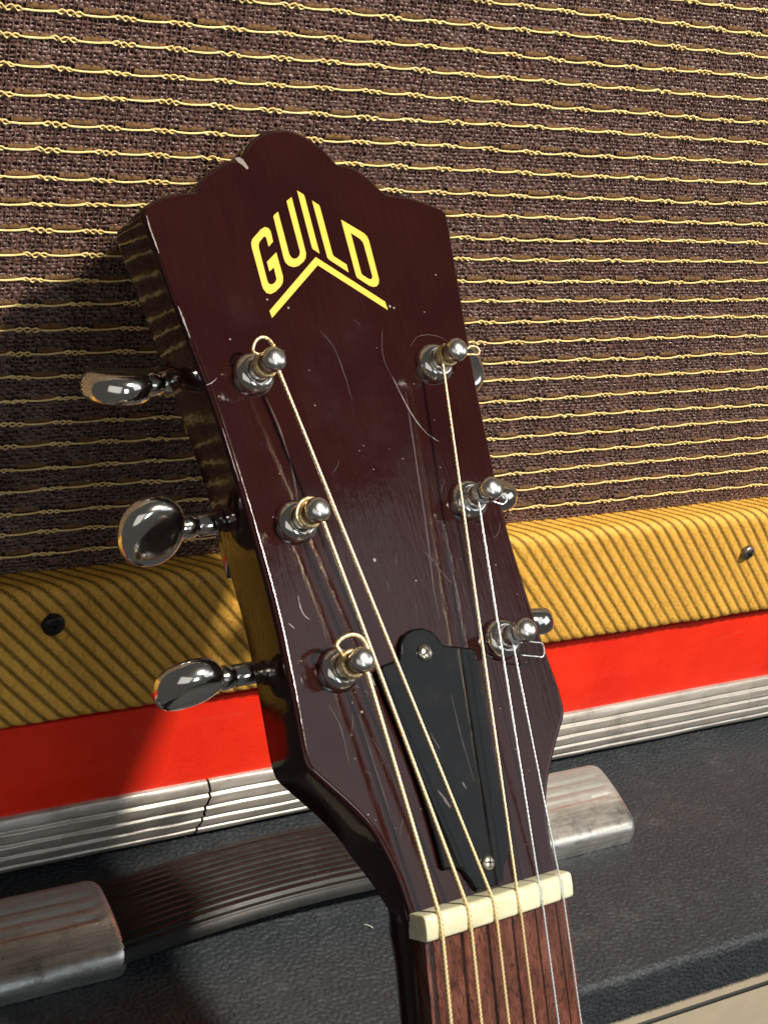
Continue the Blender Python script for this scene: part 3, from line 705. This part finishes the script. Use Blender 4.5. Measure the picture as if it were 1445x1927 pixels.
def board():
    V = []; F = []; ds = [4.6]+list(np.linspace(8, NL, 16)); n = 15
    for d in ds:
        h = 20.2+.028*d; row = []
        for k in range(n):
            x = -1+2*k/(n-1); z = 3.0-.75*x*x
            if abs(x) > .99: z -= .35
            row.append(nk(x*h+1.05, d, z))
        row = [nk(-h+1.05, d, -2.2)]+row+[nk(h+1.05, d, -2.2)]; V += row
    n += 2
    for i in range(len(ds)-1):
        for k in range(n): F.append((i*n+k, (i+1)*n+k, (i+1)*n+(k+1) % n, i*n+(k+1) % n))
    F.append(tuple(range(n))); F.append(tuple(reversed(range((len(ds)-1)*n, len(ds)*n))))
    return mesh('fingerboard', V, F)
fb = link('fingerboard', board(), ROSE, gt); fb.data.polygons.foreach_set('use_smooth', [False]*len(fb.data.polygons))
for d in (36.2, 70.4, 102.7, 133.1):
    h = 20.0+.028*d
    V, F = tube([nk(x*h+1.05, d, 3.0-.75*x*x+.2) for x in np.linspace(-1, 1, 13)], .0011, 8); link('fret', mesh('fret', V, F), FRETM, gt)

# nut
def nut_mesh():
    V = []; F = []; prof = [(-.6, -.8), (-.55, 3.9), (-.45, 4.35), (-.15, 4.75), (.4, 4.95), (2.4, 5.12), (4.4, 4.95), (4.80, 4.8), (5.05, 4.45), (5.1, 4.0), (5.1, -1.2)]
    us = [-20.6, -20.45, -20.0, 20.9, 21.4, 21.6]+[s_+q for s_, _ in SLOTS for q in (-.62, -.36, -.18, .18, .36, .62)]
    us = sorted(us+[x for x in np.linspace(-19, 20.4, 40) if all(abs(x-s_) > .75 for s_, _ in SLOTS)])
    for u in us:
        e = min(u+20.6, 21.6-u); e = (.6, .6) if e < .05 else ((.2, .2) if e < .3 else ((.04, .04) if e < .75 else (0, 0)))
        for d, c in prof:
            cc = c-.55*(u/21.6)**2
            for s_, dp in SLOTS:
                if abs(u-s_) < .4 and c > 3.2: cc -= dp*(1 if abs(u-s_) < .2 else .25)
            if c > 3: cc -= e[1]
            dd = 2.3+(d-2.3)*(1-e[0]*.16)
            V.append(nk(u, dd, cc))
    n = len(prof)
    for i in range(len(us)-1):
        for k in range(n): F.append((i*n+k, i*n+(k+1) % n, (i+1)*n+(k+1) % n, (i+1)*n+k))
    F.append(tuple(reversed(range(n)))); F.append(tuple(range((len(us)-1)*n, len(us)*n)))
    me = mesh('nut', V, F); me.set_sharp_from_angle(angle=R(38)); return me
NUTU = [-16.9, -9.3, -2.2, 4.7, 11.5, 17.9]
SLOTS = [(NUTU[i], (.45, .5, .5, .55, .75, .8)[i]) for i in range(6)]
link('nut', nut_mesh(), BONE, gt)

# tuning machines
POSTS = [(-25.76,121.81),(-24.49,87.3),(-23.25,53.9),(25.81,121.9),(24.61,87.6),(23.02,53.9)]
bush = lathe([(5.0*mm, -.0002), (5.05*mm, .0003), (4.95*mm, .0010), (4.55*mm, .0019), (3.95*mm, .0026), (3.3*mm, .0030), (2.75*mm, .0030), (2.6*mm, .0024), (2.55*mm, -.0001)], 44, cap=False)
bush_me = mesh('tuning_machine', *bush); bush_me.materials.append(CHR)
post_pr = [(2.45, .0), (2.45, 4.0), (2.40, 4.6), (2.05, 5.2), (1.95, 6.0), (1.98, 6.9), (2.2, 7.5), (2.35, 7.9), (2.55, 8.2), (2.80, 8.7), (2.86, 9.4), (2.74, 10.1), (2.40, 10.75), (1.8, 11.25), (1.0, 11.5), (.01, 11.58)]
post_me = mesh('string_post', *lathe([(r*mm, h*mm) for r, h in post_pr], 40, cap=False)); post_me.materials.append(POSTM)
def button_mesh():
    V = []; F = []; seg = 40
    pr = [(0.0, 3.55), (.35, 3.50), (.62, 3.38), (.78, 3.15), (.87, 2.75), (.945, 2.0), (.985, 1.1), (1.0, 0)]
    pr = pr+[(r, -h) for r, h in pr[-2::-1]]
    for r, h in pr:
        r = max(r, .001)
        for k in range(seg):
            a = 2*math.pi*k/seg; sx = 1.0+.10*math.sin(a)**2
            V.append(Vector((7.7*r*math.cos(a)*mm*sx, 8.4*r*math.sin(a)*mm, h*mm)))
    for i in range(len(pr)-1):
        for k in range(seg): F.append((i*seg+k, (i+1)*seg+k, (i+1)*seg+(k+1) % seg, i*seg+(k+1) % seg))
    return mesh('button', V, F)
btn_me = button_mesh(); btn_me.materials.append(CHR)
Rx = Matrix.Rotation(R(90), 4, 'Y')
shaft_me = mesh('shaft', *lathe([(2.5*mm, -22*mm), (2.5*mm, -2.6*mm), (2.2*mm, -2.3*mm), (2.15*mm, -1.5*mm), (2.7*mm, -1.1*mm), (2.8*mm, .8*mm), (2.4*mm, 1.6*mm), (2.7*mm, 5.5*mm)], 24, Rx)); shaft_me.materials.append(CHR)
hous_me = mesh('gear_housing', *[q for q in slab([(x*mm, y*mm) for x, y in ((-7, -6), (7, -6), (7, 11), (-7, 11))], 0, -.0085, .0015, 3)[:2]]); hous_me.materials.append(CHR)
PHI = [60, -46, -78, 8, 62, 80]
for i, (x, y) in enumerate(POSTS):
    s_ = -1 if x < 0 else 1
    t = link('tuning_machine', bush_me, None, gt); t.location = (x*mm, y*mm, 0)
    p = link('string_post', post_me, None, t)
    SH = -17.0
    b = link('button', btn_me, None, t); BU = -50.0 if s_ < 0 else (47.6 if i == 3 else 45.5)
    b.location = ((BU-x)*mm, (6.0 if i == 1 else 5.0)*mm, SH*mm)
    b.rotation_euler = (R(-PHI[i]), 0, 0)
    h = link('shaft', shaft_me, None, t); h.location = ((BU-s_*9.2-x)*mm, (6.0 if i == 1 else 5.0)*mm, SH*mm); h.rotation_euler = (0, 0, 0 if s_ > 0 else math.pi)
    g = link('gear_housing', hous_me, None, t); g.location = (0, 0, -T*mm)

# strings: neck, over the nut, up to the post, round it and a cut-off tail
GAUGE = [.54, .47, .41, .34, .25, .22]
TAILS = {   # end of wire relative to the post, in mm (u, v, w)
    0: [(-0.9, 2.0, 6.5), (-2.5, 2.8, 6.5), (-2.8, 3.7, 6.8), (-1.7, 5.3, 7.0), (-0.1, 6.0, 7.3), (1.3, 5.3, 7.6), (2.0, 3.4, 8.0)],
    1: [(-2.6, -2.4, 6.0), (-3.6, -0.6, 6.3), (-3.4, 0.9, 6.5), (-2.2, 2.6, 6.8), (-0.2, 3.3, 7.4), (1.7, 2.6, 8.0)],
    2: [(-1.9, 1.0, 6.5), (-3.2, 3.1, 7.0), (-3.6, 4.4, 7.0), (-2.1, 5.5, 7.0), (0.0, 6.0, 7.2), (1.7, 5.7, 7.4), (2.9, 4.6, 7.6), (3.4, 2.0, 8.0)],
    3: [(0.9, -0.2, 7.4), (4.6, 0.6, 7.8), (6.0, 1.2, 8.0), (7.7, 0.9, 8.0), (8.2, -0.1, 8.0), (7.4, -1.0, 8.0), (5.9, -0.9, 8.0), (3.5, -0.8, 8.0)],
    4: [(0.6, -1.5, 6.8), (1.0, -2.3, 7.2), (1.8, -2.9, 7.6), (3.4, -3.7, 8.0), (4.6, -3.1, 8.2), (4.6, -2.2, 8.4), (3.7, -1.4, 8.6)],
    5: [(1.0, -1.5, 6.6), (2.2, -2.2, 6.4), (4.9, -2.8, 6.0), (7.4, -3.3, 5.4), (8.0, -4.9, 4.8), (7.5, -6.2, 4.4), (5.8, -5.9, 4.2), (1.7, -4.9, 4.0)]}
ORDER = [2, 1, 0, 3, 4, 5]                 # string -> post (string 0 is the thickest)
WH = [5.6, 5.6, 5.6, 5.6, 6.0, 6.0]
for k in range(6):
    pi = ORDER[k]; px, py = POSTS[pi]; r = GAUGE[k]*mm; pr_ = 2.15*mm+r
    s_ = 1 if px < 0 else -1
    pts = []
    for d in (NL-1, 60, 5.3): pts.append(nk(NUTU[k]*(1+.0016*d), d, 4.95-.55*(NUTU[k]/21.6)**2+.25+GAUGE[k]*.35-(.25 if k > 3 else 0)+(.012*(d-5))))
    q0 = nk(NUTU[k]*.997, .4, 4.85-.55*(NUTU[k]/21.6)**2+GAUGE[k]*.3-(.25 if k > 3 else 0)); pts.append(q0)
    w_ = WH[k]*mm+.0009
    side = 1 if px < 0 else (-1 if pi != 5 else -1)
    tx, ty = px*mm+side*pr_*.96, py*mm-pr_*.25
    P = [Vector(p) for p in pts]; e = Vector((tx, ty, w_))
    for t in (.25, .5, .75): P.append(q0.lerp(e, t))
    P.append(e)
    turns = 2.4 if k < 3 else (2.6 if k == 3 else 3.2); a0 = math.atan2(ty-py*mm, tx-px*mm); N = int(30*turns)
    for j in range(1, N+1):
        a = a0+side*2*math.pi*turns*j/N
        P.append(Vector((px*mm+pr_*math.cos(a), py*mm+pr_*math.sin(a), w_-2.2*r*turns*.72*(j/N))))
    V, F = tube(P, r, 8)
    me = mesh('string', V, F)
    L = [0]
    for a, b in zip(P[:-1], P[1:]): L.append(L[-1]+(b-a).length)
    uvl = me.uv_layers.new(name='UVMap')
    for lp in me.loops: i = lp.vertex_index; uvl.data[lp.index].uv = (L[i//8]*1000*.62, (i % 8)/8*.314)
    st = link('string', me, BRONZE if k < 4 else STEEL, gt)
    tail = [Vector(((px+a)*mm, (py+b)*mm, c*mm)) for a, b, c in TAILS[pi]]
    tail = [Vector(p) for p in catmull([tuple(p) for p in tail], 6)]
    V, F = tube(tail, r*.92, 8); me = mesh('string_end', V, F); uvl = me.uv_layers.new(name='UVMap')
    for lp in me.loops: uvl.data[lp.index].uv = (lp.vertex_index//8*.15, 0)
    link('string_end', me, BRONZE if k < 4 else STEEL, st)
